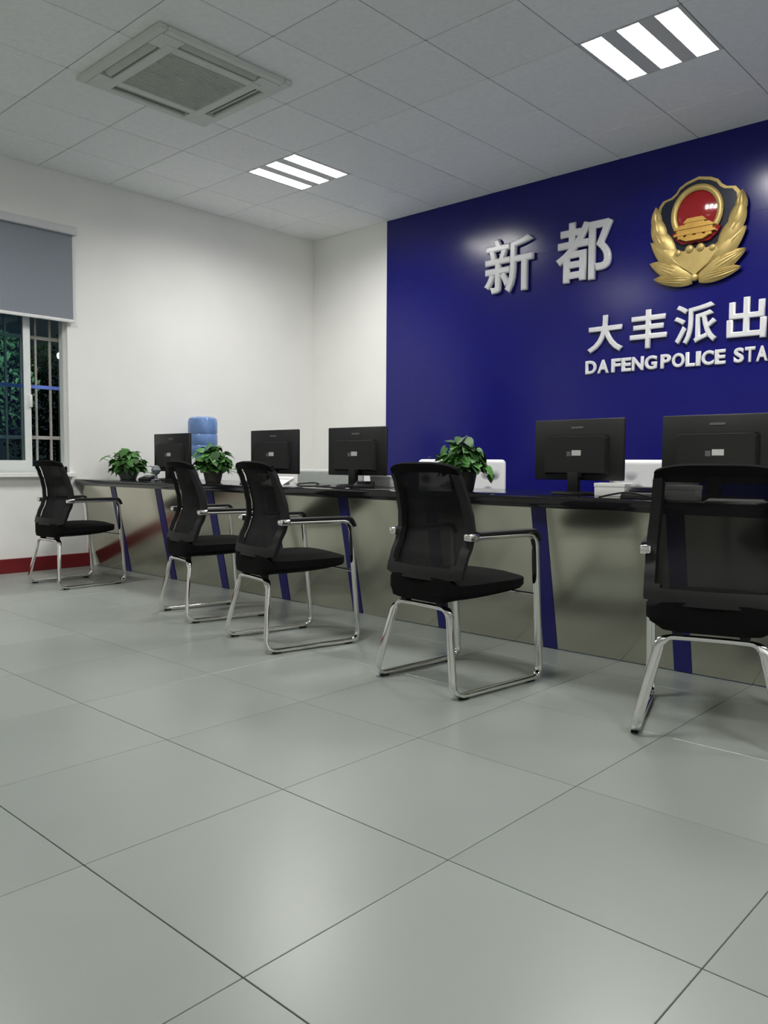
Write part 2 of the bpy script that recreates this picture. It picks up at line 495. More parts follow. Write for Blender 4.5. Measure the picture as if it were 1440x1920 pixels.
# ================================================================== CEILING FIXTURES
def fixture():
    t = thing('ceiling_light', 'x', 'ceiling light', (0, 0, ZC), group='recessed three-tube ceiling lights')
    h = 0.298
    xs = (-0.215, 0.0, 0.215)
    hw = 0.062; hl = 0.285
    hb = MB()                                   # face plate with three openings
    edges = [-h] + [e for x in xs for e in (x - hw, x + hw)] + [h]
    for a, b2 in zip(edges[0::2], edges[1::2]):
        hb.box(a, b2, -h, h, -0.004, 0.075)
    for x in xs:
        hb.box(x - hw, x + hw, -h, -hl, -0.004, 0.075); hb.box(x - hw, x + hw, hl, h, -0.004, 0.075)
    hb.box(-h, h, -h, h, 0.075, 0.09)
    hb.build('housing', M['lampbody'], t, smooth=False)
    for x in xs:
        MB().lathe([(0.003, -0.27), (0.020, -0.268), (0.020, 0.268), (0.003, 0.27)], 12, Matrix.Translation((x, 0, 0.045)) @ Matrix.Rotation(PI / 2, 4, 'X')).build('tube', M['tube'], t)
        a = bpy.data.lights.new('tube_light', 'AREA'); a.shape = 'RECTANGLE'; a.size = 0.11; a.size_y = 0.54
        a.energy = LAMP_WATTS; a.color = LAMP_COLOR; a.spread = math.radians(165)
        ao = bpy.data.objects.new('tube_light', a); C.objects.link(ao); ao.parent = t; ao.location = (x, 0, 0.018)
    return t
lab = {(1, 6): 'lit three-tube ceiling light nearest the white left wall', (6, 6): 'lit three-tube ceiling light above the blue wall emblem side',
       (11, 6): 'lit three-tube ceiling light out of frame, far right of the blue wall', (1, 1): 'lit three-tube ceiling light before the window, out of frame',
       (6, 1): 'lit three-tube ceiling light overhead of the viewer', (11, 1): 'lit three-tube ceiling light behind and right of the viewer'}
fx = fixture()
for n, (i, j) in enumerate(sorted(lamp_cells)):
    loc = (TX + (i + 0.5) * TS, TY + (j + 0.5) * TS, ZC)
    if n == 0:
        fx.location = loc; fx['label'] = lab[(i, j)]
    else:
        dup(fx, loc, 0, lab[(i, j)])

# ================================================================== AIR CONDITIONER
ac = thing('ceiling_air_conditioner', 'square white ceiling cassette air conditioner with a grey mesh intake grille', 'air conditioner', (2.135, 2.93, ZC - 0.004))
hs = 0.47
pm = MB()
pm.box(-hs, hs, 0.41, hs, -0.028, 0, bev=0.01); pm.box(-hs, hs, -hs, -0.41, -0.028, 0, bev=0.01)
pm.box(-hs, -0.41, -0.41, 0.41, -0.028, 0, bev=0.01); pm.box(0.41, hs, -0.41, 0.41, -0.028, 0, bev=0.01)
for sx in (-1, 1):
    for sy in (-1, 1):
        pm.box(min(sx * 0.27, sx * 0.415), max(sx * 0.27, sx * 0.415), min(sy * 0.27, sy * 0.415), max(sy * 0.27, sy * 0.415), -0.030, 0)
pm.box(-0.335, -0.27, -0.275, 0.275, -0.034, 0, bev=0.006); pm.box(0.27, 0.335, -0.275, 0.275, -0.034, 0, bev=0.006)
pm.box(-0.335, 0.335, 0.27, 0.335, -0.034, 0, bev=0.006); pm.box(-0.335, 0.335, -0.335, -0.27, -0.034, 0, bev=0.006)
pm.build('panel', M['ac'], ac, smooth=False)
gr = MB(); gr.box(-0.268, 0.268, -0.268, 0.268, -0.024, -0.004)
for q in range(26):
    x = -0.262 + q * 0.021
    gr.box(x - 0.003, x + 0.003, -0.262, 0.262, -0.029, -0.022)
gr.build('intake_grille', M['acgrille'], ac, smooth=False)
for a in range(4):
    T = Matrix.Rotation(a * PI / 2, 4, 'Z')
    sm = MB().box(-0.268, 0.268, 0.337, 0.409, -0.010, -0.002, T); so = sm.build('air_slot', M['acdark'], ac, smooth=False)
    T2 = T @ Matrix.Translation((0, 0.375, -0.016)) @ Matrix.Rotation(math.radians(28), 4, 'X')
    MB().box(-0.262, 0.262, -0.026, 0.022, -0.003, 0.003, T2).build('vane', M['acgrille'], so, smooth=False)

# ================================================================== COUNTER
CT = 0.745; CB = 0.695; CYF = 3.235
ct = thing('service_counter', 'long black-topped service counter with steel front and blue strips', 'counter', (0, 3.42, 0))
CXR = XR - 0.01
YB, YT = -0.0, -0.135      # front plane foot and top, relative to y=3.42
MB().box(0.004, CXR, CYF - 3.42, 0.66, CB, CT, bev=0.006).build('counter_top', M['top'], ct)
def front_pt(x, z, d=0.0):
    y = YB + (YT - YB) * z / CB
    return Vector((x, y + d, z))
def front_slab(x0, x1, dfront, dback):
    mb = MB()
    P = [front_pt(x0, 0.004, dfront), front_pt(x1, 0.004, dfront), front_pt(x1, CB, dfront), front_pt(x0, CB, dfront),
         front_pt(x0, 0.004, dback), front_pt(x1, 0.004, dback), front_pt(x1, CB, dback), front_pt(x0, CB, dback)]
    mb.add(P, [(0, 1, 2, 3), (7, 6, 5, 4), (0, 4, 5, 1), (1, 5, 6, 2), (2, 6, 7, 3), (3, 7, 4, 0)])
    return mb
xs = [0.545 + 0.6575 * k for k in range(12)]
xs = [x for x in xs if x < CXR]
prev = 0.004
for x in xs:
    front_slab(prev, x - 0.039, 0.0, 0.018).build('front_panel', M['steel'], ct, smooth=False)
    front_slab(x - 0.0385, x + 0.0385, -0.004, 0.018).build('blue_strip', M['strip'], ct, smooth=False)
    prev = x + 0.039
if CXR - prev > 0.05: front_slab(prev, CXR, 0.0, 0.018).build('front_panel', M['steel'], ct, smooth=False)
for x in (2.0, 4.0, 6.0, 8.0):
    MB().box(x - 0.012, x + 0.012, 0.03, 0.62, 0.004, CB).build('support_panel', M['plastic'], ct, smooth=False)

# ================================================================== WALL LETTERING
def letter(ch, x0, x1, z0, z1, depth, bold, label, group, name='raised_letter'):
    cu = bpy.data.curves.new('t', 'FONT'); cu.body = ch
    cu.extrude = 0.02; cu.resolution_u = 4; cu.bevel_depth = bold; cu.bevel_resolution = 1
    o = bpy.data.objects.new('t', cu); C.objects.link(o)
    dg = bpy.context.evaluated_depsgraph_get()
    me = bpy.data.meshes.new_from_object(o.evaluated_get(dg))
    bpy.data.objects.remove(o); bpy.data.curves.remove(cu)
    X = [v.co.x for v in me.vertices]; Y = [v.co.y for v in me.vertices]; Z = [v.co.z for v in me.vertices]
    for v in me.vertices:
        a = (v.co.x - min(X)) / (max(X) - min(X)); b2 = (v.co.y - min(Y)) / (max(Y) - min(Y)); c = (v.co.z - min(Z)) / (max(Z) - min(Z))
        v.co = Vector(((a - 0.5) * (x1 - x0), -c * depth, (b2 - 0.5) * (z1 - z0)))
    me.materials.clear(); me.materials.append(M['white'])
    q = bpy.data.objects.new(name, me); C.objects.link(q)
    q.location = ((x0 + x1) / 2, YW - 0.0045, (z0 + z1) / 2)
    return tag(q, label, 'letter', group)
G1, G2, G3 = 'large characters beside the emblem', 'middle row of characters', 'small English letters'
letter('新', 2.27, 2.77, 2.36, 2.84, 0.04, 0.024, 'large white raised character left of all, farthest from the emblem', G1, 'raised_character')
letter('都', 2.985, 3.485, 2.36, 2.84, 0.04, 0.024, 'large white raised character right beside the gold emblem', G1, 'raised_character')
for ch, x0, x1, w2 in (('大', 3.283, 3.587, 'leftmost character of the middle row, like a striding figure'), ('丰', 3.645, 3.937, 'middle row character of three bars crossed by one upright'),
                   ('派', 3.993, 4.307, 'middle row character third from left, with slanting drops at its side'), ('出', 4.375, 4.645, 'middle row character cut by the right picture edge')):
    letter(ch, x0, x1, 1.778, 2.07, 0.03, 0.028 if ch != '派' else 0.02, 'white raised ' + w2, G2, 'raised_character')
def word(s, x0, x1, tails):
    adv = {'D': .72, 'A': .74, 'F': .62, 'E': .62, 'N': .74, 'G': .76, 'P': .66, 'O': .78, 'L': .58, 'I': .30, 'C': .72, 'S': .66, 'T': .64}
    tot = sum(adv[c] for c in s); x = x0
    for c, tl in zip(s, tails):
        wd = adv[c] / tot * (x1 - x0)
        letter(c, x + wd * 0.03, x + wd * 0.97, 1.616, 1.724, 0.018, 0.048, 'small white raised letter %s, %s' % (c, tl), G3)
        x += wd
word('DA', 3.262, 3.475, ('first of the English line', 'second of the English line, before the letter F'))
word('FENG', 3.487, 3.868, ('starting the second English word', 'second in the word with a G', 'third in the second English word', 'ending the second English word'))
word('POLICE', 3.888, 4.375, ('starting the word Police', 'second in the word Police', 'third in the word Police', 'fourth in the word Police', 'fifth in the word Police', 'ending the word Police'))
word('STA', 4.425, 4.662, ('starting the last visible English word', 'second in the last visible English word', 'at the right picture edge of the English line'))

# ================================================================== EMBLEM
em = thing('police_emblem', 'gold police emblem shield with red disc and gold wings on the blue wall', 'emblem', (4.150, YW - 0.0045, 2.585))
def shield(sx, sz, dz=0.0):
    half = [(0.0, 0.385), (0.09, 0.362), (0.14, 0.335), (0.165, 0.30), (0.20, 0.275), (0.262, 0.262), (0.292, 0.225), (0.30, 0.16), (0.295, 0.06), (0.27, -0.05), (0.21, -0.17), (0.12, -0.25), (0.0, -0.29)]
    pts = half + [(-a, b2) for a, b2 in half[-2:0:-1]]
    return [(a * sx, (b2 - 0.04) * sz + 0.04 + dz) for a, b2 in pts]
MB().prism(shield(1.0, 1.0), -0.030, 0.0).build('shield_border', M['gold'], em, smooth=False)
MB().prism(shield(0.925, 0.935), -0.036, -0.029).build('shield_field', M['badgenavy'], em, smooth=False)
def ell(cx, cz, rx, rz, n=40): return [(cx + rx * math.cos(2 * PI * i / n), cz + rz * math.sin(2 * PI * i / n)) for i in range(n)]
ring = MB()
pts = [Vector((0.0 + 0.168 * math.cos(a), -0.048, 0.125 + 0.178 * math.sin(a))) for a in [2 * PI * i / 48 for i in range(49)]]
ring.sweep(pts, [Vector((0, 1, 0))] * 49, 0.034, 0.046, 10, 2.0)
ring.build('disc_ring', M['gold'], em)
dm = MB()
NR, NA = 6, 40
rings = []
for r in range(1, NR + 1):
    q = r / NR
    rings.append([dm.bm.verts.new((0.152 * q * math.cos(2 * PI * i / NA), -0.040 - 0.028 * (1 - q * q), 0.125 + 0.162 * q * math.sin(2 * PI * i / NA))) for i in range(NA)])
c0 = dm.bm.verts.new((0, -0.068, 0.125))
for i in range(NA): dm.bm.faces.new((c0, rings[0][i], rings[0][(i + 1) % NA]))
for a, b2 in zip(rings, rings[1:]):
    for i in range(NA): dm.bm.faces.new((a[i], b2[i], b2[(i + 1) % NA], a[(i + 1) % NA]))
dm.build('red_disc', M['badgered'], em)
rd = MB().prism([(-0.175, 0.0), (-0.15, -0.045), (-0.10, -0.085), (-0.03, -0.092), (0, -0.085), (0.03, -0.092), (0.10, -0.085), (0.15, -0.045), (0.175, 0.0), (0.12, 0.02), (-0.12, 0.02)], -0.060, -0.030)
rd.build('red_drape', M['badgered'], em, smooth=False)
gt = MB()
gt.prism([(-0.085, 0.055), (-0.055, 0.085), (0.055, 0.085), (0.085, 0.055)], -0.088, -0.05)
gt.box(-0.07, 0.07, -0.084, -0.05, 0.038, 0.056)
gt.prism([(-0.15, 0.012), (-0.105, 0.042), (0.105, 0.042), (0.15, 0.012)], -0.092, -0.05)
gt.box(-0.13, 0.13, -0.086, -0.05, -0.014, 0.013)
gt.prism([(-0.155, -0.03), (-0.14, -0.012), (0.14, -0.012), (0.155, -0.03)], -0.090, -0.05)
for x in (-0.10, -0.035, 0.035, 0.10):
    gt.box(x - 0.022, x + 0.022, -0.086, -0.05, -0.052, -0.03)
gt.prism([(-0.10, -0.055), (-0.06, -0.040), (0.06, -0.040), (0.10, -0.055), (0.06, -0.074), (-0.06, -0.074)], -0.088, -0.05)
gt.build('gold_gate', M['goldpaint'], em, smooth=False)
def feather(mb, cx, cz, ang, ln, wd, d0, ridges=5):
    """ridged leaf-shaped clump pointing along ang in the wall plane"""
    ca, sa = math.cos(ang), math.sin(ang)
    N = 14; K = ridges * 2
    rows = []
    for i in range(N + 1):
        t = i / N
        wv = wd * (math.sin(PI * min(1, 0.12 + 0.88 * t) ** 0.8) ** 0.75 + 0.02) if t < 1 else wd * 0.03
        row = []
        for k2 in range(K + 1):
            s = k2 / K * 2 - 1
            h = (0.030 * (1 - s * s) + (0.006 if k2 % 2 else 0)) * (0.35 + 0.65 * math.sin(PI * min(0.96, t + 0.04)))
            l, q = t * ln, s * wv / 2
            row.append(mb.bm.verts.new((cx + l * ca - q * sa, d0 - h, cz + l * sa + q * ca)))
        rows.append(row)
    back = []
    for a, b2 in zip(rows, rows[1:]):
        for k2 in range(K): mb.bm.faces.new((a[k2], a[k2 + 1], b2[k2 + 1], b2[k2]))
for sgn in (1, -1):
    specs = [(0.02, -0.335, 6, 0.30, 0.115, -0.030, 7), (0.03, -0.325, 24, 0.35, 0.15, -0.034, 7), (0.10, -0.25, 42, 0.33, 0.15, -0.036, 6), (0.19, -0.15, 60, 0.27, 0.14, -0.038, 6), (0.265, -0.04, 76, 0.22, 0.12, -0.040, 5), (0.305, 0.075, 88, 0.15, 0.085, -0.036, 5)]
    wg = None
    for cx, cz, dg2, ln, wd, d0, rg in specs:
        mb = MB()
        an = math.radians(dg2)
        if sgn < 0: cx, an = -cx, PI - an
        feather(mb, cx, cz, an, ln, wd, d0, rg)
        mb.build('gold_leaf', M['gold'], em, angle=60)
    mb = MB()
    pts = [Vector((sgn * x, -0.052, z)) for x, z in ((0.0, -0.30), (0.08, -0.255), (0.15, -0.205), (0.215, -0.13), (0.268, -0.03), (0.298, 0.08), (0.302, 0.17))]
    mb.sweep(pts, [Vector((0, 1, 0))] * 7, 0.03, 0.022, 8, 2.0)
    mb.build('gold_stem', M['gold'], em)
kb = MB()
kb.prism([(0.0, -0.32), (-0.09, -0.25), (-0.165, -0.165), (-0.15, -0.135), (-0.115, -0.128), (-0.08, -0.14), (-0.055, -0.118), (-0.015, -0.118), (0.0, -0.135), (0.015, -0.118), (0.055, -0.118), (0.08, -0.14), (0.115, -0.128), (0.15, -0.135), (0.165, -0.165), (0.09, -0.25)], -0.066, -0.02)
for x, z, r in ((-0.125, -0.145, .026), (-0.04, -0.13, .032), (0.04, -0.13, .032), (0.125, -0.145, .026)):
    kb.lathe([(r, 0), (r * .8, r * .5), (r * .3, r * .75)], 14, Matrix.Translation((x, -0.06, z)) @ Matrix.Rotation(PI / 2, 4, 'X'))
kb.build('gold_base', M['gold'], em, smooth=False)
kb = MB()
kb.lathe([(0.028, 0), (0.024, 0.02), (0.01, 0.03)], 16, Matrix.Translation((0, -0.05, -0.335)) @ Matrix.Rotation(PI / 2, 4, 'X'))
kb.build('knot', M['gold'], em)

# ================================================================== VISITOR CHAIRS
def visitor_chair():
    t = thing('visitor_chair', 'x', 'chair', (0, 0, 0), 0, 'black mesh-back visitor chairs along the counter')
    X, Yv, Zv = Vector((1, 0, 0)), Vector((0, 1, 0)), Vector((0, 0, 1))
    W, TH = 0.034, 0.018
    for s in (1, -1):
        ctrl = [Vector((0.214, -0.165, 0.612)), Vector((0.236, 0.205, 0.612)), Vector((0.232, 0.258, 0.0155)), Vector((0.226, -0.255, 0.0155)), Vector((0.152, -0.204, 0.334)), Vector((0.05, -0.198, 0.335))]
        pts, ws = roundpath(ctrl, [0, 0.055, 0.05, 0.05, 0.05, 0], [X, X, X, X, Yv], 7)
        if s < 0:
            pts = [Vector((-p.x, p.y, p.z)) for p in pts]; ws = [Vector((-q.x, q.y, q.z)) for q in ws]
        MB().sweep(pts, ws, W, TH, 12, 3.0).build('side_frame', M['chrome'], t)
        ac_ = [Vector((0.2165, -0.125, 0.628)), Vector((0.236, 0.208, 0.628)), Vector((0.2375, 0.228, 0.585))]
        pts, ws = roundpath(ac_, [0, 0.05, 0], [X, X], 7)
        if s < 0: pts = [Vector((-p.x, p.y, p.z)) for p in pts]; ws = [Vector((-q.x, q.y, q.z)) for q in ws]
        MB().sweep(pts, ws, 0.036, 0.016, 12, 3.0).build('armrest_pad', M['plastic'], t)
        cl = MB().box(s * 0.214 - 0.019, s * 0.214 + 0.019, -0.178, -0.122, 0.600, 0.630, bev=0.007, seg=3)
        cl.build('arm_clip', M['chrome'], t)
        for gy in (-0.20, 0.20):
            MB().box(s * 0.229 - 0.012, s * 0.229 + 0.012, gy - 0.018, gy + 0.018, 0.0, 0.008, bev=0.002).build('foot_glide', M['plastic'], t)
    MB().sweep([Vector((-0.055, -0.198, 0.335)), Vector((0.055, -0.198, 0.335))], [Yv, Yv], W, TH, 12, 3.0).build('crossbar', M['chrome'], t)
    for s in (1, -1):                                          # black sockets that carry the seat on the rear bar
        MB().box(s * 0.10 - 0.016, s * 0.10 + 0.016, -0.214, -0.180, 0.330, 0.370, bev=0.004).build('seat_bracket', M['plastic'], t)
    MB().sweep([Vector((-0.2265, 0.228, 0.362)), Vector((0.2265, 0.228, 0.362))], [Yv, Yv], 0.024, 0.014, 10).build('crossbar', M['chrome'], t)
    # seat cushion
    sb = MB()
    sb.box(-0.214, 0.214, -0.238, 0.232, 0.362, 0.452)
    bmesh.ops.subdivide_edges(sb.bm, edges=list(sb.bm.edges), cuts=7, use_grid_fill=True)
    for v in sb.bm.verts:
        x, y, z = v.co
        u, q = x / 0.214, (y + 0.003) / 0.235
        k2 = 1.0
        m1 = max(abs(u), abs(q))
        if m1 > 0:
            rr = (abs(u) ** 5 + abs(q) ** 5) ** 0.2
            k2 = m1 / rr
        v.co.x = x * k2 * (0.95 if z < 0.38 else 1)
        v.co.y = -0.003 + (y + 0.003) * k2
        top = (z - 0.362) / 0.090
        edge = max(abs(u), max(0, q)) ** 6
        v.co.z = z - top * 0.022 * edge + (1 - top) * 0.018 * edge + top * 0.004 * (1 - u * u)
        v.co.z -= 0.004 * (1 - top) * max(0, -q)
        v.co.z += 0.012 * (1 - top) * max(0, q)
    sb.build('seat', M['fabric'], t, angle=60)
    # backrest surface
    prof = [(0.440, -0.220, 0.205), (0.47, -0.216, 0.206), (0.52, -0.198, 0.207), (0.58, -0.170, 0.2085), (0.63, -0.155, 0.2075), (0.69, -0.160, 0.202), (0.76, -0.178, 0.194), (0.82, -0.200, 0.188), (0.87, -0.220, 0.186), (0.903, -0.232, 0.184)]
    def P(u, z):
        for (z0, y0, h0), (z1, y1, h1) in zip(prof, prof[1:]):
            if z <= z1 + 1e-9:
                f = (z - z0) / (z1 - z0); f2 = f * f * (3 - 2 * f) * 0.5 + f * 0.5
                yy, hh = y0 + (y1 - y0) * f2, h0 + (h1 - h0) * f; break
        zz = z
        top = max(0, (z - 0.84) / 0.063)
        zz -= top * 0.020 * abs(u) ** 4
        bot = max(0, (0.47 - z) / 0.03)
        zz += bot * (0.012 * abs(u) ** 4)
        return Vector((u * hh, yy + 0.038 * u * u, zz))
    NU, NZ = 24, 40
    us = [-1 + 2 * i / NU for i in range(NU + 1)]
    zs = [0.440 + 0.463 * j / NZ for j in range(NZ + 1)]
    def shell(test, th, off, name, material):
        mb = MB(); V = {}
        def vid(i, j):
            if (i, j) not in V: V[(i, j)] = mb.bm.verts.new(P(us[i], zs[j]) + Vector((0, off, 0)))
            return V[(i, j)]
        for i in range(NU):
            for j in range(NZ):
                if test((us[i] + us[i + 1]) / 2, (zs[j] + zs[j + 1]) / 2):
                    mb.bm.faces.new((vid(i, j), vid(i + 1, j), vid(i + 1, j + 1), vid(i, j + 1)))
        bmesh.ops.recalc_face_normals(mb.bm, faces=mb.bm.faces)
        bmesh.ops.solidify(mb.bm, geom=list(mb.bm.faces), thickness=th)
        return mb.build(name, material, t, angle=50)
    low = lambda u: 0.498 - 0.012 * (1 - u * u)
    shell(lambda u, z: (abs(u) > 0.87 and z < 0.868) or z < low(u), 0.024, 0.0, 'back_frame', M['plastic'])
    shell(lambda u, z: z >= 0.868, 0.020, 0.0, 'top_band', M['fabric'])
    shell(lambda u, z: abs(u) < 0.93 and low(u) - 0.02 < z < 0.875, 0.003, 0.012, 'back_mesh', M['mesh'])
    return t
R = math.radians
chairs = [
    ((0.873, 2.807), -2, 'black mesh-back visitor chair under the window, farthest from the viewer'),
    ((2.559, 2.819), 13, 'black mesh-back visitor chair beside the potted plant, second from the window'),
    ((3.440, 2.660), 12, 'black mesh-back visitor chair in the middle of the row, third from the window'),
    ((4.496, 2.661), 6, 'black mesh-back visitor chair in front of the plant against the blue wall'),
    ((5.501, 2.802), -18, 'black mesh-back visitor chair cut by the right picture edge, nearest the viewer'),
]
ch0 = visitor_chair()
for n, ((x, y), hdg, l) in enumerate(chairs):
    if n == 0:
        ch0.location = (x, y, 0); ch0.rotation_euler = (0, 0, -R(hdg)); ch0['label'] = l
    else:
        dup(ch0, (x, y, 0), -R(hdg), l)

# ================================================================== MONITORS (seen from behind)
def monitor():
    t = thing('computer_monitor', 'x', 'monitor', (0, 0, CT), 0, 'black computer monitors on the counter')
    W2, Z0, Z1 = 0.255, 0.072, 0.378
    MB().box(-W2, W2, 0.0, 0.026, Z0, Z1, bev=0.006).build('housing', M['monitor'], t)
    MB().box(-W2 + 0.018, W2 - 0.018, 0.0255, 0.028, Z0 + 0.022, Z1 - 0.018).build('screen', M['screen'], t, smooth=False)
    bk = MB()
    a = [(-0.185, 0.10), (0.185, 0.10), (0.185, 0.285), (0.17, 0.30), (-0.17, 0.30), (-0.185, 0.285)]
    f = [bk.bm.verts.new((x, 0.002, z)) for x, z in a]; g = [bk.bm.verts.new((x * 0.93, -0.032, 0.2 + (z - 0.2) * 0.90)) for x, z in a]
    bk.bm.faces.new(g); bk.bm.faces.new(f[::-1])
    for i in range(6): bk.bm.faces.new((f[i], f[(i + 1) % 6], g[(i + 1) % 6], g[i]))
    bh = bk.build('rear_cover', M['monitor'], t, smooth=False)
    MB().box(-0.010, 0.042, -0.0335, -0.031, 0.195, 0.222).build('sticker', M['sticker'], bh, smooth=False)
    MB().box(-0.040, -0.016, -0.0335, -0.031, 0.192, 0.216).build('sticker', M['badge'], bh, smooth=False)
    MB().box(-0.035, 0.035, -0.003, 0.001, 0.330, 0.341, bev=0.001).build('badge', M['badge'], t, smooth=False)
    nk = MB(); nk.box(-0.030, 0.030, -0.040, -0.006, 0.012, 0.112, bev=0.006); nk.build('neck', M['plastic'], t)
    MB().box(-0.042, 0.042, -0.030, -0.002, 0.085, 0.118, bev=0.008).build('hinge', M['plastic'], t)
    fb = MB().lathe([(0.115, 0.0), (0.118, 0.006), (0.10, 0.014), (0.04, 0.018)], 28, Matrix.Translation((0, -0.03, 0)) @ Matrix.Diagonal((1.0, 0.78, 1, 1)))
    fb.build('foot', M['plastic'], t)
    return t
mons = [((0.81, 3.655), 0.0, 'black computer monitor by the water bottle, farthest along the counter'),
        ((2.10, 3.655), 0.0, 'black computer monitor behind the middle chair, second from the left wall'),
        ((2.915, 3.655), 0.0, 'black computer monitor whose right edge meets the start of the blue wall'),
        ((4.480, 3.655), -0.05, 'black computer monitor standing wholly before the blue wall'),
        ((5.175, 3.655), 0.0, 'black computer monitor cut by the right picture edge')]
m0 = monitor()
for n, ((x, y), rz, l) in enumerate(mons):
    if n == 0: m0.location = (x, y, CT); m0['label'] = l; m0.rotation_euler = (0, 0, rz)
    else: dup(m0, (x, y, CT), rz, l)

# ================================================================== PLANTS
def leaf_mesh(name, fold):
    mb = MB()
    half = [(0.0, -0.06), (0.22, -0.16), (0.44, -0.02), (0.48, 0.22), (0.36, 0.52), (0.16, 0.82), (0.0, 1.02)]
    mid = [(0, 0.0, 0), (0, 0.3, 0.02), (0, 0.65, 0.0), (0, 1.02, -0.12)]
    mv = [mb.bm.verts.new(p) for p in mid]
    for s in (1, -1):
        pv = [mb.bm.verts.new((s * x, y, fold * x - 0.12 * max(0, y) ** 2)) for x, y in half[1:-1]]
        mb.bm.faces.new((mv[0], pv[0], pv[1])); mb.bm.faces.new((mv[0], pv[1], pv[2], mv[1]))
        mb.bm.faces.new((mv[1], pv[2], pv[3], mv[2])); mb.bm.faces.new((mv[2], pv[3], pv[4], mv[3]))
    return mb.data(name, M['leaf'], True, 80)
leaf_meshes = [leaf_mesh('leaf', 0.25), leaf_mesh('leaf', 0.45), leaf_mesh('leaf', 0.1)]
def plant(loc, r, h, potmat, potr, poth, label, seed, nleaf=80, trail=()):
    rng = random.Random(seed)
    t = thing('potted_plant', label, 'plant', loc, 0, 'leafy green potted plants on the counter')
    pp = MB().lathe([(potr * 0.72, 0), (potr * 0.78, 0.004), (potr, poth), (potr * 1.03, poth), (potr * 1.03, poth + 0.008), (potr * 0.93, poth + 0.008), (potr * 0.90, poth - 0.02)], 26)
    pt = pp.build('pot', M[potmat], t)
    MB().lathe([(potr * 0.91, poth - 0.025), (potr * 0.5, poth - 0.015), (0.002, poth - 0.012)], 20).build('soil', M['soil'], t)
    stems = MB()
    for k in range(nleaf):
        a = rng.uniform(0, 2 * PI)
        el = math.asin(rng.uniform(-0.15, 1.0))
        q = rng.uniform(0.55, 1.0)
        c = Vector((r * q * math.cos(a) * math.cos(el), r * q * math.sin(a) * math.cos(el), poth + (h - poth) * (0.10 + 0.90 * q * math.sin(el)) + rng.uniform(-0.015, 0.02)))
        if k < len(trail): c = Vector(trail[k]); a = math.atan2(c.y, c.x); el = -0.3
        out = Vector((math.cos(a), math.sin(a), 0))
        pitch = rng.uniform(-1.1, 0.2) + 0.6 * math.sin(el) ** 3
        d = (out * math.cos(pitch) + Vector((0, 0, 1)) * math.sin(pitch) + Vector((rng.gauss(0, .25), rng.gauss(0, .25), 0))).normalized()
        up = (Vector((0, 0, 1)) + out * rng.uniform(0.2, 1.0) + Vector((rng.gauss(0, .3), rng.gauss(0, .3), 0)))
        side = d.cross(up).normalized(); nrm = side.cross(d).normalized()
        s = rng.uniform(0.045, 0.080)
        o = bpy.data.objects.new('leaf', leaf_meshes[k % 3]); C.objects.link(o); o.parent = t
        mm = Matrix((side * s, d * s, nrm * s)).transposed().to_4x4(); mm.translation = c - d * s * 0.45
        o.matrix_local = mm
        b0 = Vector((potr * 0.4 * math.cos(a), potr * 0.4 * math.sin(a), poth - 0.015)); e0 = mm.translation
        md = (b0 + e0) / 2 + Vector((0, 0, 0.03)) - out * 0.01
        stems.tube([b0, md, e0], 0.0022, 5)
    stems.build('stems', M['stem'], t)
    return t
plant((0.26, 3.585, CT), 0.165, 0.245, 'potglass', 0.085, 0.06, 'leafy green plant in a grey pot at the far left end of the counter', 3, 165,
      ((-0.02, -0.20, 0.18), (-0.10, -0.19, 0.16), (0.16, 0.16, 0.05), (0.19, 0.12, 0.09)))
plant((1.46, 3.60, CT), 0.150, 0.275, 'potbrown', 0.075, 0.085, 'leafy green plant in front of the blue water bottle', 5, 165, ((0.15, 0.13, 0.09), (0.18, 0.12, 0.06)))
plant((3.835, 3.56, CT), 0.140, 0.275, 'potdark', 0.078, 0.10, 'leafy green plant against the blue wall, rising behind a chair back', 9, 165,
      ((0.14, 0.07, 0.07), (0.15, 0.04, 0.10), (-0.10, -0.15, 0.19)))

# ================================================================== WATER COOLER
wc = thing('water_cooler', 'white water cooler with an upturned blue bottle near the corner', 'water cooler', (0.32, 4.30, 0))
MB().box(-0.15, 0.15, -0.15, 0.15, 0.0, 0.86, bev=0.015).build('cabinet', M['whiteplastic'], wc)
MB().lathe([(0.115, 0.86), (0.115, 0.885), (0.06, 0.89)], 24).build('collar', M['whiteplastic'], wc)
MB().lathe([(0.030, 0.87), (0.034, 0.905), (0.10, 0.945), (0.128, 0.975), (0.132, 1.03), (0.126, 1.045), (0.132, 1.06), (0.132, 1.13), (0.126, 1.145), (0.132, 1.16), (0.132, 1.25), (0.124, 1.285), (0.10, 1.30), (0.04, 1.296)], 30).build('bottle', M['bottle'], wc)
for q, mm in ((-0.045, 'badgered'), (0.045, 'barblue')):
    MB().box(0.15, 0.185, q - 0.012, q + 0.012, 0.66, 0.70, bev=0.004).build('tap', M[mm], wc)

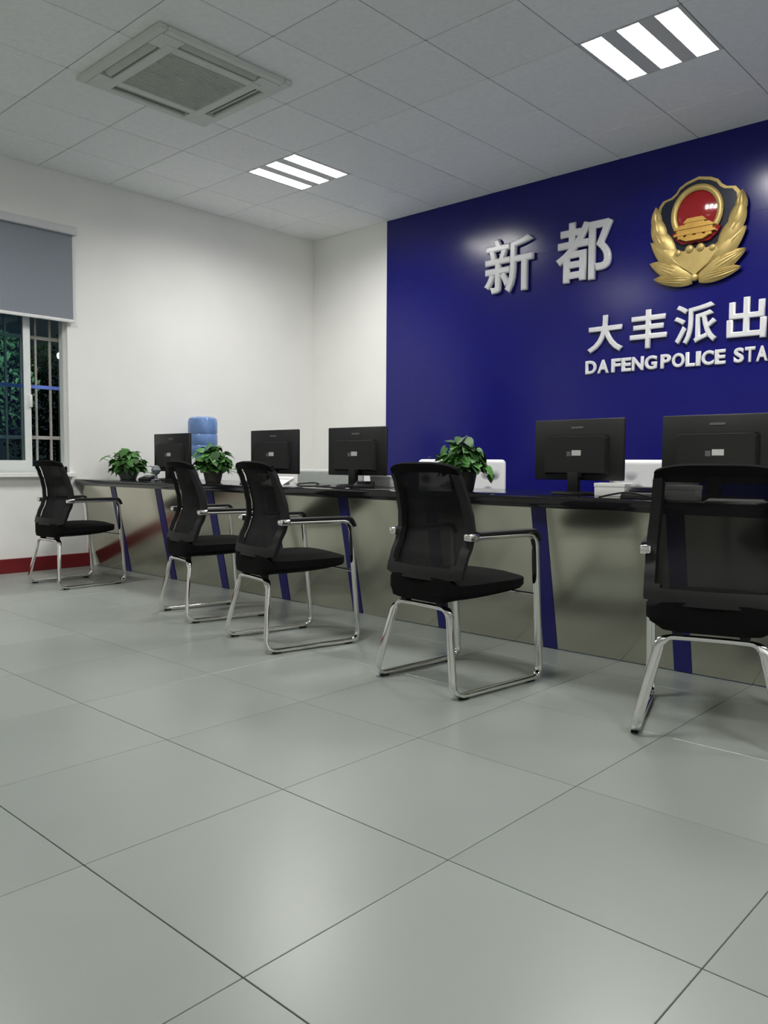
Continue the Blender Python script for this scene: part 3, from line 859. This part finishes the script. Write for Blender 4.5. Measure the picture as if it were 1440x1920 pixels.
# ================================================================== STAFF CHAIRS behind the counter
def staff_chair(loc, rz, width, ztop, covermat, label):
    t = thing('staff_chair', label, 'chair', loc, rz, 'staff chairs behind the counter')
    bk = MB().box(-width / 2, width / 2, -0.045, 0.045, 0.50, ztop, bev=0.028, seg=4)
    for v in bk.bm.verts: v.co.y += 0.10 * (v.co.x / width * 2) ** 2 * -0.5 - 0.05 * (v.co.z - 0.5)
    bk.build('backrest', M[covermat], t, loc=(0, 0.23, 0))
    MB().box(-width / 2 + 0.02, width / 2 - 0.02, -0.24, 0.24, 0.42, 0.50, bev=0.03, seg=3).build('seat', M[covermat], t)
    MB().lathe([(0.03, 0.09), (0.03, 0.42)], 14).build('gas_column', M['plastic'], t)
    for k in range(5):
        a = 2 * PI * k / 5
        MB().sweep([Vector((0, 0, 0.10)), Vector((0.27 * math.cos(a), 0.27 * math.sin(a), 0.062))], [None, None], 0.03, 0.04, 8).build('base_arm', M['plastic'], t)
        MB().lathe([(0.012, -0.015), (0.028, -0.012), (0.028, 0.012), (0.012, 0.015)], 14, Matrix.Translation((0.27 * math.cos(a), 0.27 * math.sin(a), 0.028)) @ Matrix.Rotation(PI / 2, 4, 'X')).build('caster', M['plastic'], t)
    MB().box(-0.03, 0.03, 0.20, 0.27, 0.40, 0.56, bev=0.01).build('back_bracket', M['plastic'], t)
    return t
staff_chair((3.13, 4.42, 0), R(25), 0.62, 0.925, 'print', 'white staff chair with dark flower print, behind the plant against the blue wall')
staff_chair((4.52, 4.42, 0), R(18), 0.50, 0.925, 'print', 'white staff chair with dark flower print, right of the monitor before the blue wall')
staff_chair((1.77, 4.45, 0), R(28), 0.56, 0.842, 'greyfab', 'light grey staff chair low behind the counter by the white wall')

# ================================================================== SMALL THINGS ON THE COUNTER
def carton(loc, rz, a, b2, h, label, name='paper_box', mk='paper'):
    t = thing(name, label, 'box', loc, rz, 'white paper boxes on the counter')
    MB().box(-a / 2, a / 2, -b2 / 2, b2 / 2, 0, h, bev=0.004).build('carton', M[mk], t)
    lid = MB().box(-a / 2 - 0.002, a / 2 + 0.002, -b2 / 2 - 0.002, b2 / 2 + 0.002, h * 0.72, h + 0.003, bev=0.003)
    lid.build('lid', M[mk], t)
    return t
carton((3.07, 3.80, CT), R(-4), 0.25, 0.10, 0.067, 'white flat box under the monitor at the start of the blue wall')
carton((4.70, 3.62, CT), R(6), 0.15, 0.11, 0.060, 'white flat box right of the monitor standing wholly before the blue wall')
carton((5.13, 3.42, CT), R(4), 0.12, 0.09, 0.062, 'white flat box seen through the mesh back of the nearest chair')
carton((1.78, 3.80, CT), R(15), 0.10, 0.10, 0.055, 'small white box right of the plant before the water bottle')
def paper_stack(loc, rz, label):
    t = thing('paper_stack', label, 'paper', loc, rz, 'paper stacks on the counter')
    for k in range(3):
        T = Matrix.Rotation(R((-4, 3, 7)[k]), 4, 'Z')
        MB().box(-0.105, 0.105, -0.115, 0.115, 0.004 * k, 0.004 * k + 0.0035, T).build('sheet', M['paper'], t, smooth=False)
    return t
paper_stack((5.355, 3.385, CT), R(10), 'white papers lying behind the mesh back of the nearest chair')
# open folder standing slanted behind the middle chair
fo = thing('open_folder', 'white open folder propped slanting behind the middle chair', 'folder', (2.42, 3.36, CT), R(-10))
MB().box(-0.14, 0.14, -0.002, 0.002, 0, 0.12, Matrix.Rotation(R(-62), 4, 'X')).build('cover', M['paper'], fo, smooth=False)
MB().box(-0.14, 0.14, 0.0, 0.11, 0, 0.006).build('cover', M['paper'], fo, smooth=False)
MB().box(-0.13, 0.13, 0.075, 0.105, 0.006, 0.050, bev=0.003).build('stay', M['paper'], fo, smooth=False)
def cable(loc, pts, label):
    o = MB()
    P2 = [Vector(p) for p in pts]
    out = []
    for i in range(len(P2) - 1):
        p0, p1, p2, p3 = P2[max(0, i - 1)], P2[i], P2[i + 1], P2[min(len(P2) - 1, i + 2)]
        for k in range(6):
            t = k / 6
            out.append(0.5 * ((2 * p1) + (p2 - p0) * t + (2 * p0 - 5 * p1 + 4 * p2 - p3) * t * t + (3 * p1 - p0 - 3 * p2 + p3) * t ** 3))
    out.append(P2[-1])
    o.tube(out, 0.0042, 7)
    q = o.build('cable', M['plastic'], None, loc=loc)
    return tag(q, label, 'cable', 'black cables on the counter')
Zc = 0.0045
cable((2.74, 3.42, CT), [(0.03, 0.15, Zc), (0.04, 0.05, Zc), (-0.06, -0.03, Zc), (-0.14, 0.03, 0.014), (-0.08, 0.10, 0.022), (0.02, 0.06, 0.018), (0.08, -0.02, 0.012), (0.18, -0.06, Zc), (0.36, -0.04, Zc)], 'black looped cable left of the monitor at the start of the blue wall')
cable((4.90, 3.43, CT), [(-0.12, -0.105, Zc), (-0.05, -0.12, 0.02), (0.02, -0.11, 0.03), (0.10, -0.10, 0.018), (0.13, -0.06, Zc)], 'black cable looped before the dark device left of the nearest chair')
cable((1.12, 3.38, CT), [(-0.16, 0.03, Zc), (-0.10, 0.0, Zc), (-0.03, 0.03, 0.012), (0.05, -0.01, Zc), (0.16, 0.04, Zc)], 'black cable by the webcam at the far end of the counter')
def card_reader(loc, rz, label, s=1.0):
    t = thing('card_reader', label, 'card reader', loc, rz, 'black card readers on the counter')
    mb = MB()
    a = [(-0.07, -0.045), (0.07, -0.045), (0.07, 0.045), (-0.07, 0.045)]
    f = [mb.bm.verts.new((x * s, y * s, 0)) for x, y in a]
    zz = (0.018, 0.018, 0.045, 0.045)
    g = [mb.bm.verts.new((x * s * 0.94, y * s * 0.94, z * s)) for (x, y), z in zip(a, zz)]
    mb.bm.faces.new(f[::-1]); mb.bm.faces.new(g)
    for i in range(4): mb.bm.faces.new((f[i], f[(i + 1) % 4], g[(i + 1) % 4], g[i]))
    bmesh.ops.bevel(mb.bm, geom=list(mb.bm.edges), offset=0.004, segments=2, affect='EDGES')
    mb.build('body', M['plastic'], t)
    T = Matrix.Translation((0, 0, 0.0325 * s)) @ Matrix.Rotation(math.atan2(0.027, 0.085), 4, 'X')
    MB().box(-0.045 * s, 0.045 * s, -0.02 * s, 0.02 * s, 0.0, 0.003, T).build('card_slot', M['screen'], t, smooth=False)
    return t
card_reader((0.78, 3.46, CT), R(10), 'black card reader beside the far left plant')
card_reader((2.18, 3.36, CT), R(-20), 'black card reader beside the slanting white folder', 0.8)
card_reader((3.09, 3.55, CT), R(30), 'black card reader at the foot of the monitor by the blue wall edge', 0.9)
card_reader((4.94, 3.42, CT), R(5), 'black card reader left of the nearest chair behind a cable', 1.2)
wcm = thing('webcam', 'small grey webcam on a stand before the farthest monitor', 'webcam', (0.90, 3.46, CT))
MB().lathe([(0.04, 0), (0.04, 0.008), (0.012, 0.014), (0.010, 0.05)], 18).build('stand', M['cam'], wcm)
MB().lathe([(0.004, -0.038), (0.024, -0.03), (0.038, 0.0), (0.024, 0.03), (0.004, 0.038)], 18, Matrix.Translation((0, 0, 0.085))).build('head', M['cam'], wcm)
MB().lathe([(0.016, 0), (0.016, 0.008), (0.008, 0.010)], 16, Matrix.Translation((0, 0.030, 0.087)) @ Matrix.Rotation(-PI / 2, 4, 'X')).build('lens', M['screen'], wcm)
